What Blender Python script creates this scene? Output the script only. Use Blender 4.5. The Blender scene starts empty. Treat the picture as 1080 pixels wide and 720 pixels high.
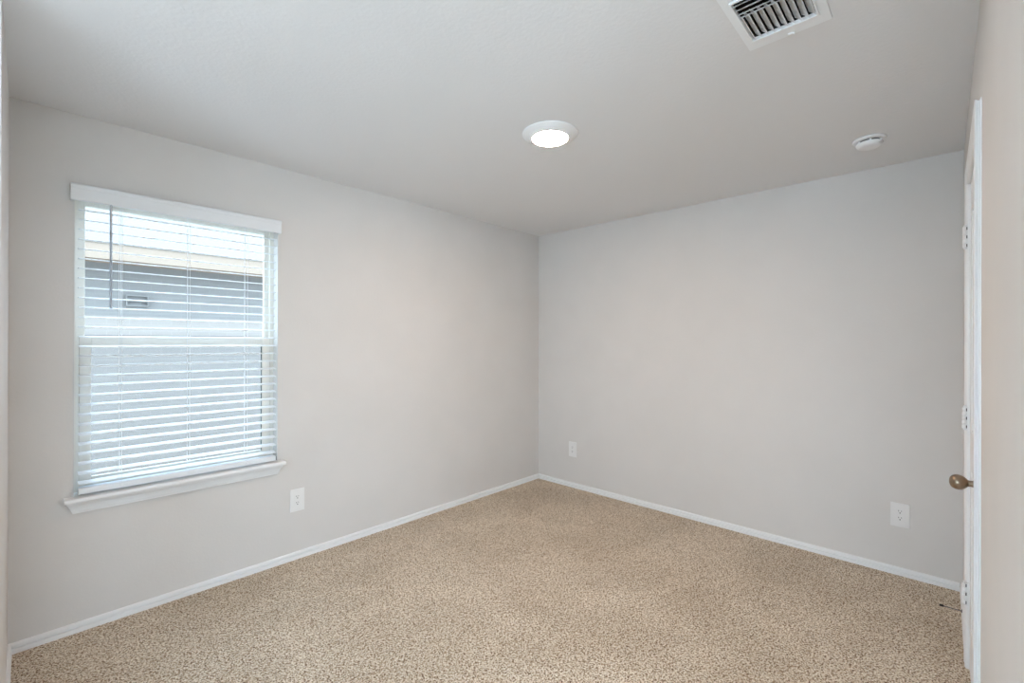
import bpy, bmesh, math, random
from mathutils import Vector, Matrix

S = bpy.context.scene
COL = S.collection
random.seed(7)

# ------------------------------------------------------------ camera, sky, exposure
def rad(d): return d * math.pi / 180
yaw, pitch, roll = 0.7554, 0.0004, -0.0027
fw = Vector((math.cos(pitch) * math.cos(yaw), math.cos(pitch) * math.sin(yaw), math.sin(pitch)))
rt = Vector((math.sin(yaw), -math.cos(yaw), 0))
dn = fw.cross(rt)
c_, s_ = math.cos(roll), math.sin(roll)
cx, cyv = c_ * rt + s_ * dn, -s_ * rt + c_ * dn
cam_d = bpy.data.cameras.new('camera')
cam = bpy.data.objects.new('camera', cam_d)
COL.objects.link(cam)
m = Matrix.Identity(4)
for i in range(3):
    m[i][0], m[i][1], m[i][2] = cx[i], -cyv[i], -fw[i]
m.translation = Vector((0, 0, 1.37))
cam.matrix_world = m
cam_d.sensor_fit = 'HORIZONTAL'
cam_d.sensor_width = 36
cam_d.lens = 482.81 / 1080 * 36
cam_d.clip_start = 0.02
S.camera = cam

SKY = 8.8
LAMP = 225.0
FILL_LAMP = 110.0  # strength of the unseen lamp added as fill light
world = bpy.data.worlds.new('sky')
S.world = world
world.use_nodes = True
bg = world.node_tree.nodes['Background']
bg.inputs[0].default_value = (0.62, 0.80, 1.0, 1)
bg.inputs[1].default_value = SKY

S.view_settings.view_transform = 'Standard'
S.view_settings.look = 'None'
S.view_settings.gamma = 1
S.view_settings.use_curve_mapping = False
S.view_settings.exposure = 0.0

sun_d = bpy.data.lights.new('sun', 'SUN')
sun_d.energy = 5.5; sun_d.angle = rad(3.0); sun_d.color = (1.0, 0.95, 0.88)
sun = bpy.data.objects.new('sun', sun_d); COL.objects.link(sun)
sun.rotation_euler = Vector((-0.25, 0.62, -0.76)).to_track_quat('-Z', 'Y').to_euler()


# ------------------------------------------------------------ dimensions
H = 2.432
YA, XB, YD, XL = 2.965, 3.540, -0.082, -0.052
WX0, WX1, WZ0, WZ1 = 0.155, 1.056, 0.617, 2.09       # window opening
DX0, DX1, DZ = 1.990, 2.714, 2.042                   # door opening
HX, HY = -1.7, -1.6                                  # hall extents behind the camera

# ------------------------------------------------------------ materials
def mat(name, col, rough=0.6, metal=0.0, spec=0.5):
    mt = bpy.data.materials.new(name); mt.use_nodes = True
    b = mt.node_tree.nodes['Principled BSDF']
    b.inputs['Base Color'].default_value = (*col, 1)
    b.inputs['Roughness'].default_value = rough
    b.inputs['Metallic'].default_value = metal
    b.inputs['Specular IOR Level'].default_value = spec
    return mt
def bump(mt, scale, strength, dist=0.002, detail=2.0, coord='Object'):
    nt = mt.node_tree; N = nt.nodes; L = nt.links
    tc = N.new('ShaderNodeTexCoord'); nz = N.new('ShaderNodeTexNoise'); bp = N.new('ShaderNodeBump')
    nz.inputs['Scale'].default_value = scale; nz.inputs['Detail'].default_value = detail
    bp.inputs['Strength'].default_value = strength; bp.inputs['Distance'].default_value = dist
    L.new(tc.outputs[coord], nz.inputs['Vector']); L.new(nz.outputs['Fac'], bp.inputs['Height'])
    L.new(bp.outputs['Normal'], N['Principled BSDF'].inputs['Normal'])
    return nz
def mottle(mt, c0, c1, scale, lo=0.35, hi=0.65, detail=3.0):
    nt = mt.node_tree; N = nt.nodes; L = nt.links
    tc = N.new('ShaderNodeTexCoord'); nz = N.new('ShaderNodeTexNoise'); cr = N.new('ShaderNodeValToRGB')
    nz.inputs['Scale'].default_value = scale; nz.inputs['Detail'].default_value = detail
    cr.color_ramp.elements[0].position = lo; cr.color_ramp.elements[0].color = (*c0, 1)
    cr.color_ramp.elements[1].position = hi; cr.color_ramp.elements[1].color = (*c1, 1)
    L.new(tc.outputs['Object'], nz.inputs['Vector']); L.new(nz.outputs['Fac'], cr.inputs['Fac'])
    L.new(cr.outputs['Color'], N['Principled BSDF'].inputs['Base Color'])

M = {}
M['wall'] = mat('greige_wall_paint', (0.70, 0.671, 0.645), 0.85, spec=0.3)
mottle(M['wall'], (0.69, 0.662, 0.637), (0.71, 0.68, 0.655), 3.0)
bump(M['wall'], 95, 0.22, 0.002)
M['ceiling'] = mat('ceiling_paint', (0.80, 0.79, 0.79), 0.9, spec=0.2)
bump(M['ceiling'], 70, 0.35, 0.003, 3)
M['trim'] = mat('white_trim_paint', (0.86, 0.86, 0.86), 0.38)
bump(M['trim'], 30, 0.03, 0.001)
M['door'] = mat('white_door_paint', (0.86, 0.86, 0.86), 0.42)
bump(M['door'], 40, 0.04, 0.001)
M['vinyl'] = mat('white_window_vinyl', (0.82, 0.78, 0.71), 0.4)
bump(M['vinyl'], 20, 0.02, 0.001)
M['blind'] = mat('white_blind_slat', (0.84, 0.86, 0.88), 0.42)
M['blind_grain'] = mat('white_valance_grain', (0.80, 0.82, 0.84), 0.45)
def grain(mt):
    nt = mt.node_tree; N = nt.nodes; L = nt.links
    tc = N.new('ShaderNodeTexCoord'); mp = N.new('ShaderNodeMapping'); nz = N.new('ShaderNodeTexNoise'); bp = N.new('ShaderNodeBump')
    mp.inputs['Scale'].default_value = (3, 60, 160); nz.inputs['Scale'].default_value = 4
    bp.inputs['Strength'].default_value = 0.12; bp.inputs['Distance'].default_value = 0.002
    L.new(tc.outputs['Object'], mp.inputs[0]); L.new(mp.outputs[0], nz.inputs['Vector'])
    L.new(nz.outputs['Fac'], bp.inputs['Height']); L.new(bp.outputs[0], N['Principled BSDF'].inputs['Normal'])
grain(M['blind']); grain(M['blind_grain'])
M['cord'] = mat('white_blind_cord', (0.85, 0.86, 0.88), 0.7); bump(M['cord'], 400, 0.1)
M['wand'] = mat('clear_grey_wand', (0.42, 0.48, 0.55), 0.2); bump(M['wand'], 50, 0.02)
M['plate'] = mat('white_plastic_plate', (0.82, 0.81, 0.80), 0.35); bump(M['plate'], 60, 0.02)
M['slot'] = mat('dark_slot', (0.06, 0.055, 0.05), 0.7); bump(M['slot'], 60, 0.02)
M['plastic'] = mat('white_plastic', (0.88, 0.88, 0.88), 0.4); bump(M['plastic'], 60, 0.03)
M['register'] = mat('white_register_enamel', (0.88, 0.89, 0.90), 0.42); bump(M['register'], 50, 0.03)
M['duct'] = mat('dark_duct', (0.03, 0.03, 0.032), 0.8); bump(M['duct'], 20, 0.1)
M['bronze'] = mat('satin_bronze', (0.30, 0.23, 0.16), 0.28, 0.9); mottle(M['bronze'], (0.26, 0.195, 0.135), (0.33, 0.25, 0.18), 60)
M['dark_metal'] = mat('dark_metal', (0.20, 0.19, 0.20), 0.35, 0.8); bump(M['dark_metal'], 200, 0.05)
M['rubber'] = mat('black_rubber', (0.02, 0.02, 0.02), 0.6); bump(M['rubber'], 200, 0.1)
M['teal'] = mat('dark_end_cap', (0.05, 0.075, 0.08), 0.5); bump(M['teal'], 100, 0.05)
M['shade_board'] = mat('siding_paint', (0.27, 0.185, 0.20), 0.9)
M['soffit'] = mat('peach_soffit_paint', (0.34, 0.25, 0.19), 0.9); bump(M['soffit'], 20, 0.1)
M['fascia'] = mat('peach_fascia', (0.185, 0.148, 0.118), 0.8); bump(M['fascia'], 20, 0.1)
M['shingle'] = mat('pale_roof_shingle', (0.118, 0.112, 0.108), 0.95); bump(M['shingle'], 15, 0.5, 0.01)
M['ground'] = mat('pale_gravel', (0.22, 0.20, 0.155), 0.95); mottle(M['ground'], (0.27, 0.26, 0.235), (0.34, 0.325, 0.295), 9); bump(M['ground'], 30, 0.6, 0.02)
M['bounce_slab'] = mat('pale_bounce_slab', (0.80, 0.80, 0.80), 0.9); bump(M['bounce_slab'], 20, 0.2)  # for the unseen slab added to bounce daylight upward
M['sun_block'] = mat('sun_block_board', (0.3, 0.28, 0.26), 0.9); bump(M['sun_block'], 10, 0.1)  # for the unseen slab added to hold back sun

def siding():
    mt = M['shade_board']; nt = mt.node_tree; N = nt.nodes; L = nt.links
    tc = N.new('ShaderNodeTexCoord'); br = N.new('ShaderNodeTexBrick'); mp = N.new('ShaderNodeMapping')
    mp.inputs['Rotation'].default_value = (rad(90), 0, 0)
    br.inputs['Color1'].default_value = (0.176, 0.166, 0.158, 1)
    br.inputs['Color2'].default_value = (0.186, 0.176, 0.167, 1)
    br.inputs['Mortar'].default_value = (0.196, 0.186, 0.176, 1)
    br.inputs['Scale'].default_value = 1.0
    br.inputs['Mortar Size'].default_value = 0.006
    br.inputs['Brick Width'].default_value = 0.22; br.inputs['Row Height'].default_value = 0.075
    L.new(tc.outputs['Object'], mp.inputs[0]); L.new(mp.outputs[0], br.inputs['Vector'])
    L.new(br.outputs['Color'], N['Principled BSDF'].inputs['Base Color'])
siding()

def carpet():
    mt = mat('beige_frieze_carpet', (0.5, 0.4, 0.3), 0.95, spec=0.1)
    nt = mt.node_tree; N = nt.nodes; L = nt.links; P = N['Principled BSDF']
    tc = N.new('ShaderNodeTexCoord')
    def noise(sc, det, dis=0.0):
        n = N.new('ShaderNodeTexNoise'); n.inputs['Scale'].default_value = sc
        n.inputs['Detail'].default_value = det; n.inputs['Distortion'].default_value = dis
        L.new(tc.outputs['Object'], n.inputs['Vector']); return n
    a = noise(160, 2.5, 0.7); b = noise(2.2, 3, 0.8); vo = N.new('ShaderNodeTexVoronoi'); vo.inputs['Scale'].default_value = 175
    L.new(tc.outputs['Object'], vo.inputs['Vector'])
    r = N.new('ShaderNodeValToRGB'); e = r.color_ramp.elements
    e[0].position = 0.36; e[0].color = (0.11, 0.055, 0.025, 1)
    e[1].position = 0.60; e[1].color = (0.92, 0.84, 0.73, 1)
    x = e.new(0.44); x.color = (0.50, 0.365, 0.245, 1)
    x = e.new(0.51); x.color = (0.72, 0.61, 0.475, 1)
    sp = N.new('ShaderNodeSeparateColor'); L.new(vo.outputs['Color'], sp.inputs[0])
    cm = N.new('ShaderNodeMix'); cm.data_type = 'FLOAT'; cm.inputs[0].default_value = 0.14     # tuft-by-tuft colour
    L.new(a.outputs['Fac'], cm.inputs[2]); L.new(sp.outputs[0], cm.inputs[3]); L.new(cm.outputs[0], r.inputs['Fac'])
    r2 = N.new('ShaderNodeValToRGB'); e = r2.color_ramp.elements
    e[0].position = 0.35; e[0].color = (0.90, 0.89, 0.875, 1); e[1].position = 0.65; e[1].color = (1.04, 1.04, 1.04, 1)
    L.new(b.outputs['Fac'], r2.inputs['Fac'])
    mx = N.new('ShaderNodeMix'); mx.data_type = 'RGBA'; mx.blend_type = 'MULTIPLY'; mx.inputs[0].default_value = 1
    L.new(r.outputs[0], mx.inputs[6]); L.new(r2.outputs[0], mx.inputs[7]); L.new(mx.outputs[2], P.inputs['Base Color'])
    ad = N.new('ShaderNodeMath'); ad.operation = 'SUBTRACT'; L.new(a.outputs['Fac'], ad.inputs[0]); L.new(vo.outputs['Distance'], ad.inputs[1])
    bp = N.new('ShaderNodeBump'); bp.inputs['Strength'].default_value = 0.8; bp.inputs['Distance'].default_value = 0.006
    L.new(ad.outputs[0], bp.inputs['Height']); L.new(bp.outputs[0], P.inputs['Normal'])
    return mt
M['carpet'] = carpet()

def glass():
    mt = bpy.data.materials.new('window_glass'); mt.use_nodes = True; nt = mt.node_tree; N = nt.nodes; L = nt.links
    N.remove(N['Principled BSDF']); out = N['Material Output']
    t = N.new('ShaderNodeBsdfTransparent'); t.inputs[0].default_value = (0.95, 0.97, 0.96, 1)
    g = N.new('ShaderNodeBsdfGlossy'); g.inputs['Roughness'].default_value = 0.02
    fr = N.new('ShaderNodeFresnel'); fr.inputs[0].default_value = 1.04
    mx = N.new('ShaderNodeMixShader')
    L.new(fr.outputs[0], mx.inputs[0]); L.new(t.outputs[0], mx.inputs[1]); L.new(g.outputs[0], mx.inputs[2]); L.new(mx.outputs[0], out.inputs[0])
    return mt
M['glass'] = glass()
def screen():
    # fine insect mesh, too small to resolve: it simply dims what is behind it
    mt = bpy.data.materials.new('insect_screen_mesh'); mt.use_nodes = True; nt = mt.node_tree; N = nt.nodes; L = nt.links
    N.remove(N['Principled BSDF'])
    t = N.new('ShaderNodeBsdfTransparent'); t.inputs[0].default_value = (0.86, 0.87, 0.88, 1)
    L.new(t.outputs[0], N['Material Output'].inputs[0])
    return mt
M['screen'] = screen()
def emit(name, col, strength):
    mt = bpy.data.materials.new(name); mt.use_nodes = True; nt = mt.node_tree; P = nt.nodes['Principled BSDF']
    P.inputs['Base Color'].default_value = (0.9, 0.9, 0.88, 1)
    P.inputs['Emission Color'].default_value = (*col, 1); P.inputs['Emission Strength'].default_value = strength
    return mt
M['lamp'] = emit('lit_diffuser', (1.0, 0.75, 0.555), LAMP)

# ------------------------------------------------------------ mesh helpers
def box(bm, x0, x1, y0, y1, z0, z1, bev=0.0, seg=2):
    r = bmesh.ops.create_cube(bm, size=1)
    vs = r['verts']
    for v in vs:
        v.co = Vector(((x0 + x1) / 2 + v.co.x * (x1 - x0), (y0 + y1) / 2 + v.co.y * (y1 - y0), (z0 + z1) / 2 + v.co.z * (z1 - z0)))
    if bev:
        es = list({e for v in vs for e in v.link_edges})
        bmesh.ops.bevel(bm, geom=es, offset=bev, segments=seg, affect='EDGES', profile=0.6)
def prism(bm, pts, axis, a, b):
    """closed polygon pts extruded along axis ('x','y','z') from a to b"""
    def P(p, t):
        return {'x': (t, p[0], p[1]), 'y': (p[0], t, p[1]), 'z': (p[0], p[1], t)}[axis]
    va = [bm.verts.new(P(p, a)) for p in pts]; vb = [bm.verts.new(P(p, b)) for p in pts]
    n = len(pts)
    bm.faces.new(va); bm.faces.new(vb[::-1])
    for i in range(n):
        bm.faces.new((va[i], vb[i], vb[(i + 1) % n], va[(i + 1) % n]))
def lathe(bm, prof, origin, axis, n=48):
    """prof: list of (radius, distance along axis)"""
    ax = Vector(axis).normalized(); up = Vector((0, 0, 1)) if abs(ax.z) < 0.9 else Vector((1, 0, 0))
    u = ax.cross(up).normalized(); w = ax.cross(u); o = Vector(origin); rings = []
    for r, d in prof:
        if r < 1e-6:
            rings.append([bm.verts.new(o + ax * d)])
        else:
            rings.append([bm.verts.new(o + ax * d + (u * math.cos(2 * math.pi * k / n) + w * math.sin(2 * math.pi * k / n)) * r) for k in range(n)])
    for A, B in zip(rings, rings[1:]):
        for k in range(n):
            k2 = (k + 1) % n
            if len(A) == 1 and len(B) == 1: continue
            if len(A) == 1: bm.faces.new((A[0], B[k], B[k2]))
            elif len(B) == 1: bm.faces.new((A[k], B[0], A[k2]))
            else: bm.faces.new((A[k], B[k], B[k2], A[k2]))
    for R in (rings[0], rings[-1]):
        if len(R) > 1: bm.faces.new(R)
def obj(name, bm, m, parent=None, smooth=False, origin=None):
    bmesh.ops.recalc_face_normals(bm, faces=bm.faces)
    if origin is not None:
        for v in bm.verts: v.co -= Vector(origin)
    me = bpy.data.meshes.new(name); bm.to_mesh(me); bm.free()
    if smooth:
        for p in me.polygons: p.use_smooth = True
        try: me.set_sharp_from_angle(angle=rad(35))
        except Exception: pass
    me.materials.append(m)
    o = bpy.data.objects.new(name, me); COL.objects.link(o)
    if origin is not None: o.location = origin
    if parent:
        o.parent = parent
        if origin is None: pass
    return o
def child(name, bm, m, parent, smooth=False):
    """mesh given in world coordinates, parented to a root that may sit elsewhere"""
    o = obj(name, bm, m, None, smooth)
    off = Vector(parent.location); p = parent.parent
    while p: off += Vector(p.location); p = p.parent
    for v in o.data.vertices: v.co -= off
    o.parent = parent
    return o
def empty(name, loc):
    o = bpy.data.objects.new(name, None); COL.objects.link(o); o.location = loc; o.empty_display_size = 0.05
    return o
def tag(o, label, cat, group=None):
    o['label'] = label; o['category'] = cat
    if group: o['group'] = group
    return o
def struct(o, label=None):
    o['kind'] = 'structure'
    if label: o['label'] = label
    return o
nb = bmesh.new

# ------------------------------------------------------------ room shell
b = nb(); box(b, HX - .12, XB + .12, HY - .15, YA + .15, -0.12, 0.0)
struct(obj('floor', b, M['carpet']), 'beige speckled wall-to-wall carpet')
# ceiling with a duct opening above the register
VX0, VX1, VY0, VY1 = 1.50, 1.745, 0.29, 0.485
b = nb()
for x0, x1, y0, y1 in ((HX - .12, VX0, HY - .15, YA + .15), (VX1, XB + .12, HY - .15, YA + .15), (VX0, VX1, HY - .15, VY0), (VX0, VX1, VY1, YA + .15)):
    box(b, x0, x1, y0, y1, H, H + .14)
struct(obj('ceiling', b, M['ceiling']), 'textured pale ceiling')

b = nb()
T = YA + .15
box(b, XL - .12, WX0, YA, T, 0, H); box(b, WX1, XB + .12, YA, T, 0, H)
box(b, WX0, WX1, YA, T, 0, WZ0); box(b, WX0, WX1, YA, T, WZ1, H)
struct(obj('wall_left', b, M['wall']), 'greige wall with the window')
b = nb(); box(b, XB, XB + .12, HY, YA, 0, H)
struct(obj('wall_back', b, M['wall']), 'greige wall facing the camera at the right')
b = nb()
EX = 0.925
box(b, EX, DX0 - .018, YD - .115, YD, 0, H); box(b, DX1 + .018, XB, YD - .115, YD, 0, H)
box(b, DX0 - .018, DX1 + .018, YD - .115, YD, DZ + .018, H)
struct(obj('wall_right', b, M['wall']), 'greige wall with the closet door, seen nearly edge on')
FY = 2.02
b = nb(); box(b, XL - .12, XL, FY, YA, 0, H)
struct(obj('wall_front', b, M['wall']), 'short wall at the left edge of the view')
# hall behind the camera; its two windows are added to let in fill daylight
b = nb()
gy0, gy1, gz0, gz1 = -0.75, 1.25, 0.45, 2.30
box(b, HX, XL - .12, FY, FY + .12, 0, H)
ux0, ux1, uz0, uz1 = -1.45, 0.40, 0.08, 1.60
box(b, HX - .12, ux0, HY - .15, HY, 0, H); box(b, ux1, XB, HY - .15, HY, 0, H)
box(b, ux0, ux1, HY - .15, HY, 0, uz0); box(b, ux0, ux1, HY - .15, HY, uz1, H)
box(b, HX - .12, HX, HY, gy0, 0, H); box(b, HX - .12, HX, gy1, FY + .12, 0, H)
box(b, HX - .12, HX, gy0, gy1, 0, gz0); box(b, HX - .12, HX, gy0, gy1, gz1, H)
box(b, EX, EX + .12, HY, YD - .115, 0, H)
struct(obj('wall_hall', b, M['wall']), 'hall walls behind the camera')
b = nb()
ym = (gy0 + gy1) / 2
for y0, y1, z0, z1 in ((gy0, gy0 + .04, gz0, gz1), (gy1 - .04, gy1, gz0, gz1), (gy0 + .04, gy1 - .04, gz0, gz0 + .04), (gy0 + .04, gy1 - .04, gz1 - .04, gz1), (ym - .02, ym + .02, gz0 + .04, gz1 - .04)):
    box(b, HX - .10, HX - .04, y0, y1, z0, z1, .003)
w2 = struct(obj('fill_window_2', b, M['vinyl']), 'unseen hall window frame, added for fill daylight from behind the camera')  # unseen window, added so fill daylight reaches the back wall
b = nb(); box(b, HX - .072, HX - .068, gy0 + .04, gy1 - .04, gz0 + .04, gz1 - .04)
child('window_pane', b, M['glass'], w2)

b = nb()
um = (ux0 + ux1) / 2
for x0, x1, z0, z1 in ((ux0, ux0 + .04, uz0, uz1), (ux1 - .04, ux1, uz0, uz1), (ux0 + .04, ux1 - .04, uz0, uz0 + .04), (ux0 + .04, ux1 - .04, uz1 - .04, uz1), (um - .02, um + .02, uz0 + .04, uz1 - .04)):
    box(b, x0, x1, HY - .12, HY - .06, z0, z1, .003)
w3 = struct(obj('fill_window_3', b, M['vinyl']), 'second unseen hall window frame, added for fill daylight')  # unseen window, added to brighten the window wall and ceiling
b = nb(); box(b, ux0 + .04, ux1 - .04, HY - .092, HY - .088, uz0 + .04, uz1 - .04)
child('window_pane', b, M['glass'], w3)
b = nb(); box(b, HX - .5, XB + .12, HY - .50, HY - .15, H + .02, H + .14)
struct(obj('sun_block_slab', b, M['sun_block']), 'unseen overhang slab added to limit sun through the second hall window')  # unseen slab, added to shrink the sun patch on the hall floor

# ------------------------------------------------------------ baseboards
def bb_profile():
    # (offset from wall, z): square shoe, dark groove, rounded cap
    return [(0, 0.0), (.013, 0.0), (.0135, .017), (.0120, .0195), (.0030, .0205), (.0030, .0250), (.0100, .0270), (.0105, .036), (.0095, .041), (.0065, .0445), (.003, .046), (0, .046)]
def bb(name, axis, wall, sign, a, bnd, label):
    b = nb()
    pts = [(wall + sign * p, z) for p, z in bb_profile()]
    prism(b, pts, axis, a, bnd)
    return struct(obj(name, b, M['trim']), label)
bb('baseboard_left', 'x', YA, -1, XL, XB, 'white baseboard under the window')
bb('baseboard_back', 'y', XB, -1, YD + .0136, YA - .0136, 'white baseboard on the back wall')
bb('baseboard_front', 'y', XL, 1, FY, YA - .0136, 'white baseboard at the left edge of the view')
b = nb()
for a0, a1 in ((DX1 + .060, XB), (EX, DX0 - .060)):
    prism(b, [(YD + p, z) for p, z in bb_profile()], 'x', a0, a1)
struct(obj('baseboard_right', b, M['trim']), 'white baseboard beside the closet door')

# ------------------------------------------------------------ closet door
b = nb()
sx0, sx1 = DX0 + .004, DX1 - .004
yf = YD - .001
# slab with four recessed panels on the room side
px = [(sx0, sx0 + .115), (sx0 + .115, (sx0 + sx1) / 2 - .045), ((sx0 + sx1) / 2 - .045, (sx0 + sx1) / 2 + .045), ((sx0 + sx1) / 2 + .045, sx1 - .115), (sx1 - .115, sx1)]
pz = [(.012, .22), (.22, .86), (.86, 1.02), (1.02, 1.90), (1.90, 2.036)]
for i, (x0, x1) in enumerate(px):
    for j, (z0, z1) in enumerate(pz):
        rec = i in (1, 3) and j in (1, 3)
        box(b, x0, x1, yf - .035, yf - (.008 if rec else 0), z0, z1)
        if rec: box(b, x0 + .03, x1 - .03, yf - .008, yf - .002, z0 + .03, z1 - .03, .004)
door = struct(obj('door_1', b, M['door']), 'white panelled closet door')
b = nb()   # jamb
box(b, DX0 - .018, DX0, YD - .115, YD, 0, DZ); box(b, DX1, DX1 + .018, YD - .115, YD, 0, DZ)
box(b, DX0 - .018, DX1 + .018, YD - .115, YD, DZ, DZ + .018)
box(b, DX0, DX0 + .012, YD - .075, YD - .038, 0, DZ - .012); box(b, DX1 - .012, DX1, YD - .075, YD - .038, 0, DZ - .012); box(b, DX0, DX1, YD - .075, YD - .038, DZ - .012, DZ)
child('door_jamb', b, M['trim'], door)
cas = [(0.0, 0.0), (0.0, .0075), (.006, .0125), (.016, .0140), (.030, .0115), (.040, .0115), (.048, .0150), (.0535, .0155), (.0555, .0140), (.0545, .0110), (.0520, .0080), (.0520, .0050), (.0570, .0030), (.057, 0)]
def casing_side(xi, sgn):
    # profile from the inner edge outwards
    b = nb(); n = len(cas); top = DZ - .005
    lo = [b.verts.new((xi + sgn * u, YD + h, 0)) for u, h in cas]
    hi = [b.verts.new((xi + sgn * u, YD + h, top + u)) for u, h in cas]
    b.faces.new(lo); b.faces.new(hi[::-1])
    for i in range(n): b.faces.new((lo[i], hi[i], hi[(i + 1) % n], lo[(i + 1) % n]))
    return b
cb = casing_side(DX0 - .003 + 0.0, -1); child('door_casing', cb, M['trim'], door)
cb = casing_side(DX1 + .003, 1); child('door_casing', cb, M['trim'], door)
b = nb(); n = len(cas)
A = [b.verts.new((DX0 - .003 - u, YD + h, DZ - .005 + u)) for u, h in cas]; B = [b.verts.new((DX1 + .003 + u, YD + h, DZ - .005 + u)) for u, h in cas]
b.faces.new(A); b.faces.new(B[::-1])
for i in range(n): b.faces.new((A[i], B[i], B[(i + 1) % n], A[(i + 1) % n]))
child('door_casing', b, M['trim'], door)
for zc in (1.815, 1.055, .318):
    b = nb()
    for k in range(5):
        lathe(b, [(.0078, 0), (.0085, .001), (.0085, .0155), (.0078, .0165)], (DX1 - .001, YD + .0150, zc - .0445 + k * .0178), (0, 0, 1), 16)
    lathe(b, [(.0035, 0), (.005, .002), (.005, .005), (.003, .0075)], (DX1 - .001, YD + .0150, zc + .0445), (0, 0, 1), 12)
    lathe(b, [(.003, 0), (.005, .002), (.005, .005), (.004, .0065)], (DX1 - .001, YD + .0150, zc - .051), (0, 0, 1), 12)
    box(b, DX1 - .006, DX1 + .004, YD - .002, YD + .012, zc - .0445, zc + .0445, .001)
    hg = child('hinge', b, M['door'], door, True)
    b = nb()
    for k in (0, 2, 4):
        z0 = zc - .0445 + k * .0178
        box(b, DX1 - .0108, DX1 - .0088, YD + .0085, YD + .0115, z0 + .002, z0 + .014)
    child('hinge_gap', b, M['slot'], hg)
b = nb()
lathe(b, [(.031, 0), (.0315, .003), (.029, .007), (.020, .009), (.0135, .0105), (.0105, .013), (.0098, .019), (.0105, .024), (.0145, .0275), (.0195, .033), (.0228, .040), (.0240, .047), (.0232, .054), (.0205, .060), (.0155, .0648), (.009, .0674), (.004, .0682), (0, .0684)], (2.066, yf, .921), (0, 1, 0), 48)
child('door_knob', b, M['bronze'], door, True)

# ------------------------------------------------------------ window
win = struct(empty('window_1', (WX0, YA, WZ0)), 'white double-hung window')
fy0, fy1 = 3.035, 3.108
b = nb()
fz0 = WZ0 + .022
box(b, WX0, WX0 + .020, fy0, fy1, fz0, WZ1); box(b, WX1 - .020, WX1, fy0, fy1, fz0, WZ1)
box(b, WX0 + .020, WX1 - .020, fy0, fy1, fz0, fz0 + .024); box(b, WX0 + .020, WX1 - .020, fy0, fy1, WZ1 - .024, WZ1)
# track fins beside the sashes
for x in (WX0 + .020, WX1 - .026): box(b, x, x + .006, 3.062, 3.068, fz0 + .024, WZ1 - .024)
child('window_frame', b, M['vinyl'], win)
def sash(name, x0, x1, z0, z1, st, br, tr, y0, y1):
    b = nb()
    box(b, x0, x0 + st, y0, y1, z0, z1, .002); box(b, x1 - st, x1, y0, y1, z0, z1, .002)
    box(b, x0 + st, x1 - st, y0, y1, z0, z0 + br, .002); box(b, x0 + st, x1 - st, y0, y1, z1 - tr, z1, .002)
    s = child(name, b, M['vinyl'], win)
    b = nb(); ym = (y0 + y1) / 2; box(b, x0 + st - .003, x1 - st + .003, ym - .002, ym + .002, z0 + br - .003, z1 - tr + .003)
    child('window_pane', b, M['glass'], s)
    return s
sash('lower_sash', WX0 + .021, WX1 - .021, fz0 + .025, 1.386, .044, .040, .050, 3.038, 3.060)
sash('upper_sash', WX0 + .021, WX1 - .021, 1.335, WZ1 - .025, .022, .044, .034, 3.070, 3.096)
# thin dark weatherstrip on the right of the lower pane
b = nb(); box(b, WX1 - .0675, WX1 - .065, 3.0375, 3.0485, .70, 1.336)
child('glazing_gasket', b, M['teal'], win)
b = nb()  # screen frame and mesh outside the lower sash
for x0, x1, z0, z1 in ((WX0 + .021, WX0 + .036, .665, 1.36), (WX1 - .036, WX1 - .021, .665, 1.36), (WX0 + .036, WX1 - .036, .665, .68), (WX0 + .036, WX1 - .036, 1.345, 1.36)):
    box(b, x0, x1, 3.0975, 3.1065, z0, z1)
sf = child('screen_frame', b, M['vinyl'], win)
b = nb(); box(b, WX0 + .036, WX1 - .036, 3.1015, 3.1025, .68, 1.345)
child('screen_mesh', b, M['screen'], sf)
# stool and apron
b = nb()
prism(b, [(3.035, .6175), (2.912, .6175), (2.907, .620), (2.905, .6275), (2.907, .635), (2.913, .6385), (3.035, .6385)], 'x', WX0 + .0005, WX1 - .0005)
prism(b, [(2.9648, .6175), (2.912, .6175), (2.907, .620), (2.905, .6275), (2.907, .635), (2.913, .6385), (2.9648, .6385)], 'x', .121, WX0 + .0005)
prism(b, [(2.9648, .6175), (2.912, .6175), (2.907, .620), (2.905, .6275), (2.907, .635), (2.913, .6385), (2.9648, .6385)], 'x', WX1 - .0005, 1.087)
child('window_sill', b, M['trim'], win)
b = nb()
lv = [(.6175, 0.0, .040), (.609, .003, .037), (.600, .008, .031), (.598, .009, .027), (.585, .015, .023), (.572, .020, .0205), (.570, .021, .017), (.561, .024, .015)]
rings = [[b.verts.new(p) for p in ((.127 + i, YA, z), (.127 + i, YA - d, z), (1.079 - i, YA - d, z), (1.079 - i, YA, z))] for z, i, d in lv]
for R0, R1 in zip(rings, rings[1:]):
    for k in range(4): b.faces.new((R0[k], R1[k], R1[(k + 1) % 4], R0[(k + 1) % 4]))
b.faces.new(rings[0]); b.faces.new(rings[-1])
child('window_apron', b, M['trim'], win)

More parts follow.
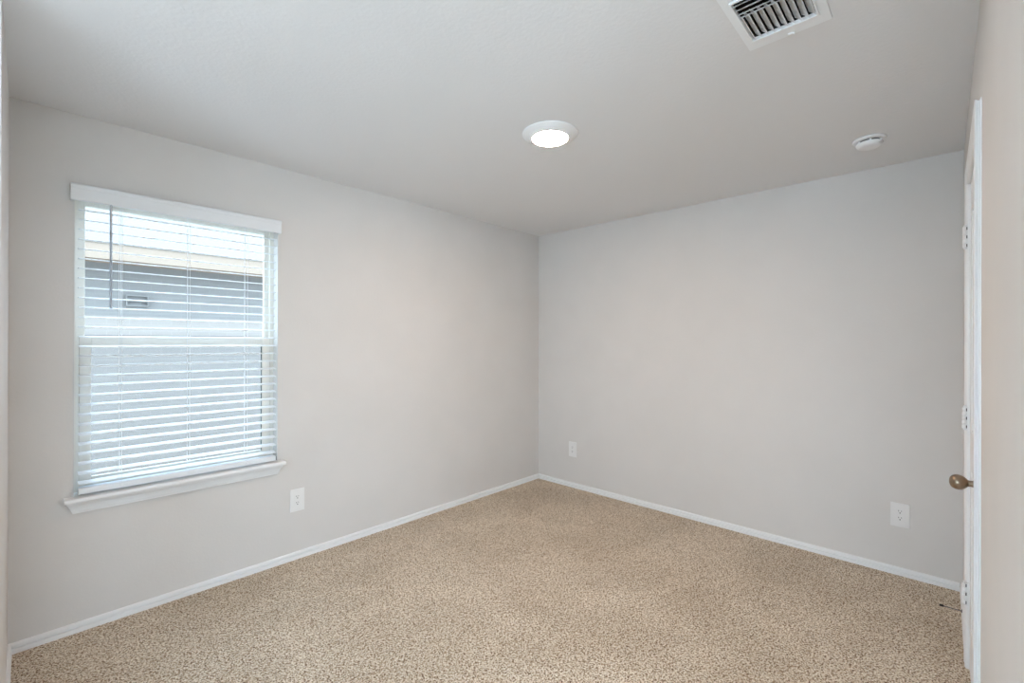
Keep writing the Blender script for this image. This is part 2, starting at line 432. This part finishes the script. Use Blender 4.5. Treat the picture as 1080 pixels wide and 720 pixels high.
# ------------------------------------------------------------ window blind
bl = tag(empty('window_blind', (.605, 2.95, .645)), 'white horizontal slat blind with valance, lowered over the window', 'blind')
b = nb()
vp = [(2.932, 2.022), (2.926, 2.022), (2.923, 2.026), (2.922, 2.078), (2.919, 2.083), (2.917, 2.090), (2.918, 2.096), (2.923, 2.099), (2.932, 2.099)]
prism(b, vp, 'x', .140, 1.062)
box(b, .140, .147, 2.932, 2.964, 2.022, 2.098, .001); box(b, 1.055, 1.062, 2.932, 2.964, 2.022, 2.098, .001)
child('valance', b, M['blind_grain'], bl)
b = nb(); box(b, WX0 + .008, WX1 - .008, 2.938, 2.990, 2.043, 2.084, .002)
child('headrail', b, M['blind'], bl)
SX0, SX1 = .1690, 1.0385
tilt = rad(6.0); yc = 2.9625
def slat_bm():
    b = nb(); n = 8; hw = .025; th = .0014; up = []; dnn = []
    for i in range(n + 1):
        t = -1 + 2 * i / n; y = t * hw; z = .0022 * (1 - t * t)
        Y = y * math.cos(tilt) - z * math.sin(tilt); Z = y * math.sin(tilt) + z * math.cos(tilt)
        up.append((Y, Z + th)); dnn.append((Y, Z - th))
    prism(b, up + dnn[::-1], 'x', -(SX1 - SX0) / 2, (SX1 - SX0) / 2)
    bmesh.ops.recalc_face_normals(b, faces=b.faces)
    return b
me = bpy.data.meshes.new('slat'); b = slat_bm(); b.to_mesh(me); b.free(); me.materials.append(M['blind'])
zt, zb, NS = 2.032, .698, 30
for k in range(NS):
    o = bpy.data.objects.new('slat', me); COL.objects.link(o); o.parent = bl
    z = zt + (zb - zt) * k / (NS - 1)
    o.location = Vector(((SX0 + SX1) / 2, yc, z)) - bl.location
    o.rotation_euler = (random.uniform(-.006, .006), random.uniform(-.0008, .0008), 0)
b = nb(); box(b, SX0, SX1, yc - .025, yc + .025, .648, .676, .004, 3)
br_ = child('bottom_rail', b, M['blind'], bl, True)
b = nb(); box(b, SX1 + .0003, SX1 + .004, yc - .023, yc + .023, .650, .673, .001)
child('end_cap', b, M['teal'], br_)
for xx in (.324, .602, .880):
    b = nb()
    for yy in (yc - .0275, yc + .0275):
        lathe(b, [(.0008, 0), (.0008, 2.045 - .668)], (xx, yy, .668), (0, 0, 1), 6)
    lathe(b, [(.0008, 0), (.0008, 2.045 - .676)], (xx - .012, yc - .0278, .676), (0, 0, 1), 6)
    lathe(b, [(.005, 0), (.006, .001), (.006, .003), (.004, .004)], (xx, yc - .0252, .662), (0, -1, 0), 12)
    child('ladder_cord', b, M['cord'], bl)
b = nb()
lathe(b, [(.004, 0), (.0060, .002), (.0060, .010), (.0050, .014), (.0050, 2.035 - 1.525)], (.281, yc - .034, 1.525), (0, 0, 1), 8)
child('tilt_wand', b, M['wand'], bl)

# ------------------------------------------------------------ electrical outlets
def outlet_mesh_parts(root):
    # local frame: u = width (x), v = up (z), room side = -y
    W, Hh = .088, .140
    b = nb(); box(b, -W / 2, W / 2, -.0055, 0, -Hh / 2, Hh / 2, .0025, 3); obj('cover_plate', b, M['plate'], root)
    b = nb(); box(b, -.0165, .0165, -.0072, -.0055, -.033, .033, .0006); r = obj('receptacle', b, M['plate'], root)
    for zc in (.0195, -.0195):
        b = nb()
        box(b, -.0075, -.0050, -.0078, -.0070, zc + .001, zc + .009); box(b, .0050, .0072, -.0078, -.0070, zc + .002, zc + .0085)
        lathe(b, [(.0030, 0), (.0030, .0008)], (0, -.0070, zc - .0065), (0, -1, 0), 12)
        obj('socket_slots', b, M['slot'], r)
    for zc in (.060, -.060):
        b = nb(); lathe(b, [(.003, 0), (.0028, .0006), (0, .0008)], (0, -.0055, zc), (0, -1, 0), 12); obj('screw', b, M['plate'], root)
def outlet(loc, rz, label):
    r = tag(empty('electrical_outlet', loc), label, 'outlet')
    r.rotation_euler = (0, 0, rz); outlet_mesh_parts(r); return r
outlet((1.175, YA, .370), 0, 'white electrical outlet low on the window wall, right of the window sill')
outlet((XB, 2.541, .357), rad(-90), 'white electrical outlet on the back wall, close to the far corner')
outlet((XB, .183, .354), rad(-90), 'white electrical outlet on the back wall, near the door')

# ------------------------------------------------------------ ceiling light
LX, LY = 1.833, 1.463
cl = tag(empty('ceiling_light', (LX, LY, H)), 'round white flush ceiling light, lit, in the middle of the ceiling', 'light')
b = nb()
lathe(b, [(.141, 0), (.1425, .002), (.141, .006), (.130, .012), (.116, .019), (.104, .0235), (.0935, .0275), (.0905, .026), (.0905, 0)], (LX, LY, H), (0, 0, -1), 96)
child('trim_ring', b, M['plastic'], cl, True)
b = nb()
lathe(b, [(.0902, .004), (.0902, .0265), (.086, .0290), (.070, .0315), (.040, .0335), (0, .034)], (LX, LY, H), (0, 0, -1), 96)
child('diffuser', b, M['lamp'], cl, True)

M['fill_lamp'] = emit('lit_fill_diffuser', (1.0, 0.93, 0.80), FILL_LAMP)
hx, hy = -0.35, -0.35
hl = tag(empty('ceiling_light', (hx, hy, H)), 'unseen round ceiling lamp added as fill light behind the camera', 'light')  # lamp added out of view as fill for the room
b = nb()
lathe(b, [(.141, 0), (.1425, .002), (.141, .006), (.130, .012), (.116, .019), (.104, .0235), (.0935, .0275), (.0905, .026), (.0905, 0)], (hx, hy, H), (0, 0, -1), 64)
child('trim_ring', b, M['plastic'], hl, True)
b = nb()
lathe(b, [(.0902, .004), (.0902, .0265), (.086, .0290), (.070, .0315), (.040, .0335), (0, .034)], (hx, hy, H), (0, 0, -1), 64)
child('diffuser', b, M['fill_lamp'], hl, True)

# ------------------------------------------------------------ smoke detector
SXc, SYc = 3.020, .283
sd = tag(empty('smoke_detector', (SXc, SYc, H)), 'round white smoke detector on the ceiling near the door', 'smoke detector')
b = nb(); lathe(b, [(.070, 0), (.0725, .002), (.0725, .008), (.068, .0125), (.056, .0135), (.054, .0135)], (SXc, SYc, H), (0, 0, -1), 64)
child('base_ring', b, M['plastic'], sd, True)
b = nb(); lathe(b, [(.0485, .0137), (.0485, .0205)], (SXc, SYc, H), (0, 0, -1), 64)
child('sensor_gap', b, M['slot'], sd)
b = nb()
for k in range(6):
    a = 2 * math.pi * k / 6 + .2; p = Vector((SXc + math.cos(a) * .0525, SYc + math.sin(a) * .0525, 0))
    box(b, p.x - .004, p.x + .004, p.y - .004, p.y + .004, H - .0205, H - .0137)
lathe(b, [(.055, .0205), (.0575, .0220), (.0570, .029), (.053, .037), (.045, .042), (.030, .0445), (.012, .0455), (0, .0455)], (SXc, SYc, H), (0, 0, -1), 64)
child('cover', b, M['plastic'], sd, True)

# ------------------------------------------------------------ ceiling register
vr = tag(empty('ceiling_vent', (1.64, .388, H)), 'white rectangular air register with louvres at the top of the ceiling', 'vent')
b = nb()
ox0, ox1, oy0, oy1 = 1.44, 1.800, .2640, .5120
ix0, ix1, iy0, iy1 = 1.506, 1.738, .2960, .4840
for x0, x1, y0, y1 in ((ox0, ix0, oy0, oy1), (ix1, ox1, oy0, oy1), (ix0, ix1, oy0, iy0), (ix0, ix1, iy1, oy1)):
    box(b, x0, x1, y0, y1, H - .006, H)
for x0, x1, y0, y1 in ((ix0 - .006, ix0, iy0 - .006, iy1 + .006), (ix1, ix1 + .008, iy0 - .006, iy1 + .006), (ix0, ix1, iy0 - .006, iy0), (ix0, ix1, iy1, iy1 + .006)):
    box(b, x0, x1, y0, y1, H - .013, H - .006, .002)
box(b, 1.745, 1.752, iy0 - .006, iy1 + .006, H - .009, H - .006, .001)
child('register_frame', b, M['register'], vr)
def blade_bm(along, a0, a1, c, lean, w=.020, top=.000):
    b = nb(); t = .0006; n = 5; P1 = []; P2 = []
    for i in range(n + 1):
        s = i / n
        off = lean * (w * s * .55 + .006 * s * s); z = H - .012 + s * (w * .8)
        P1.append((c + off - t, z)); P2.append((c + off + t, z))
    prism(b, P1 + P2[::-1], along, a0, a1)
    return b
ys = [.4745 - .0197 * k for k in range(10)]
for yv in ys:
    child('louvre', blade_bm('x', 1.592, ix1, yv, 1, .027), M['register'], vr)
for xv in (1.522, 1.546, 1.570, 1.588):
    child('louvre', blade_bm('y', iy0, iy1, xv, 1), M['register'], vr)
b = nb(); box(b, VX0, VX1, VY0, VY1, H + .10, H + .14)
child('duct_boot', b, M['duct'], vr)
b = nb()
for x0, x1, y0, y1 in ((VX0 - .0, VX0 + .003, VY0, VY1), (VX1 - .003, VX1, VY0, VY1), (VX0 + .003, VX1 - .003, VY0, VY0 + .003), (VX0 + .003, VX1 - .003, VY1 - .003, VY1)):
    box(b, x0, x1, y0, y1, H + .004, H + .10)
child('duct_sleeve', b, M['duct'], vr)
b = nb(); box(b, 1.786, 1.789, .372, .388, H - .011, H - .006, .0005); box(b, 1.784, 1.7935, .3695, .3725, H - .014, H - .006, .0006)
child('damper_lever', b, M['register'], vr)

# ------------------------------------------------------------ door stop on the baseboard
ds = tag(empty('door_stop', (3.20, YD + .0135, .034)), 'slim dark metal door stop sticking out of the baseboard beside the door', 'door stop')
b = nb(); lathe(b, [(.0085, 0), (.008, .002), (.004, .004), (.0022, .006), (.0022, .072)], (3.20, YD + .0105, .034), (0, 1, 0), 16); child('rod', b, M['dark_metal'], ds, True)
b = nb(); lathe(b, [(.0035, .066), (.0052, .068), (.0055, .078), (.004, .083), (0, .084)], (3.20, YD + .0105, .034), (0, 1, 0), 16); child('rubber_tip', b, M['rubber'], ds, True)

# ------------------------------------------------------------ outside the window
b = nb(); box(b, -14, 22, YA + .15, 30, -.42, -.30)
struct(obj('ground', b, M['ground']), 'pale ground between the houses')
b = nb(); box(b, -14, 22, -14, HY - .15, -.30, -.14); box(b, -14, HX - .12, HY - .15, YA + .15, -.30, -.14)
struct(obj('bounce_slab', b, M['bounce_slab']), 'unseen pale slab added to bounce daylight up to the ceiling')  # added as a reflector, throws daylight through the hall windows to the ceiling
NY, SZ = 7.6, 2.337
hs = tag(empty('neighbouring_house', (3, NY, -.3)), 'grey neighbouring house with peach soffit seen through the blind', 'house')
b = nb(); box(b, -12, 18, NY, NY + 6, -.30, SZ); child('wall', b, M['shade_board'], hs)
b = nb(); box(b, -12.3, 18.3, NY - .50, NY + 6.5, SZ, SZ + .03); child('soffit', b, M['soffit'], hs)
b = nb(); box(b, -12.3, 18.3, NY - .53, NY - .50, SZ - .02, SZ + .17); child('fascia', b, M['fascia'], hs)
b = nb(); prism(b, [(NY - .55, SZ + .171), (NY + 3, SZ + 1.75), (NY + 6.58, SZ + .171), (NY + 6.4, SZ + .04), (NY - .49, SZ + .165)], 'x', -12.3, 18.3); child('roof', b, M['shingle'], hs)
b = nb()
for z0, z1 in ((1.66, 1.69), (1.44, 1.46)): box(b, -12, 18, NY - .012, NY, z0, z1)
child('trim_board', b, M['shade_board'], hs)
b = nb()
vx0, vx1, vz0, vz1 = .87, 1.10, 1.81, 1.955
box(b, vx0, vx1, NY - .05, NY, vz0, vz0 + .015); box(b, vx0, vx1, NY - .05, NY, vz1 - .015, vz1); box(b, vx0, vx0 + .015, NY - .05, NY, vz0 + .015, vz1 - .015); box(b, vx1 - .015, vx1, NY - .05, NY, vz0 + .015, vz1 - .015)
box(b, vx0 + .015, vx1 - .015, NY - .03, NY, vz0 + .06, vz0 + .075)
vb_ = child('dryer_vent', b, M['shade_board'], hs)
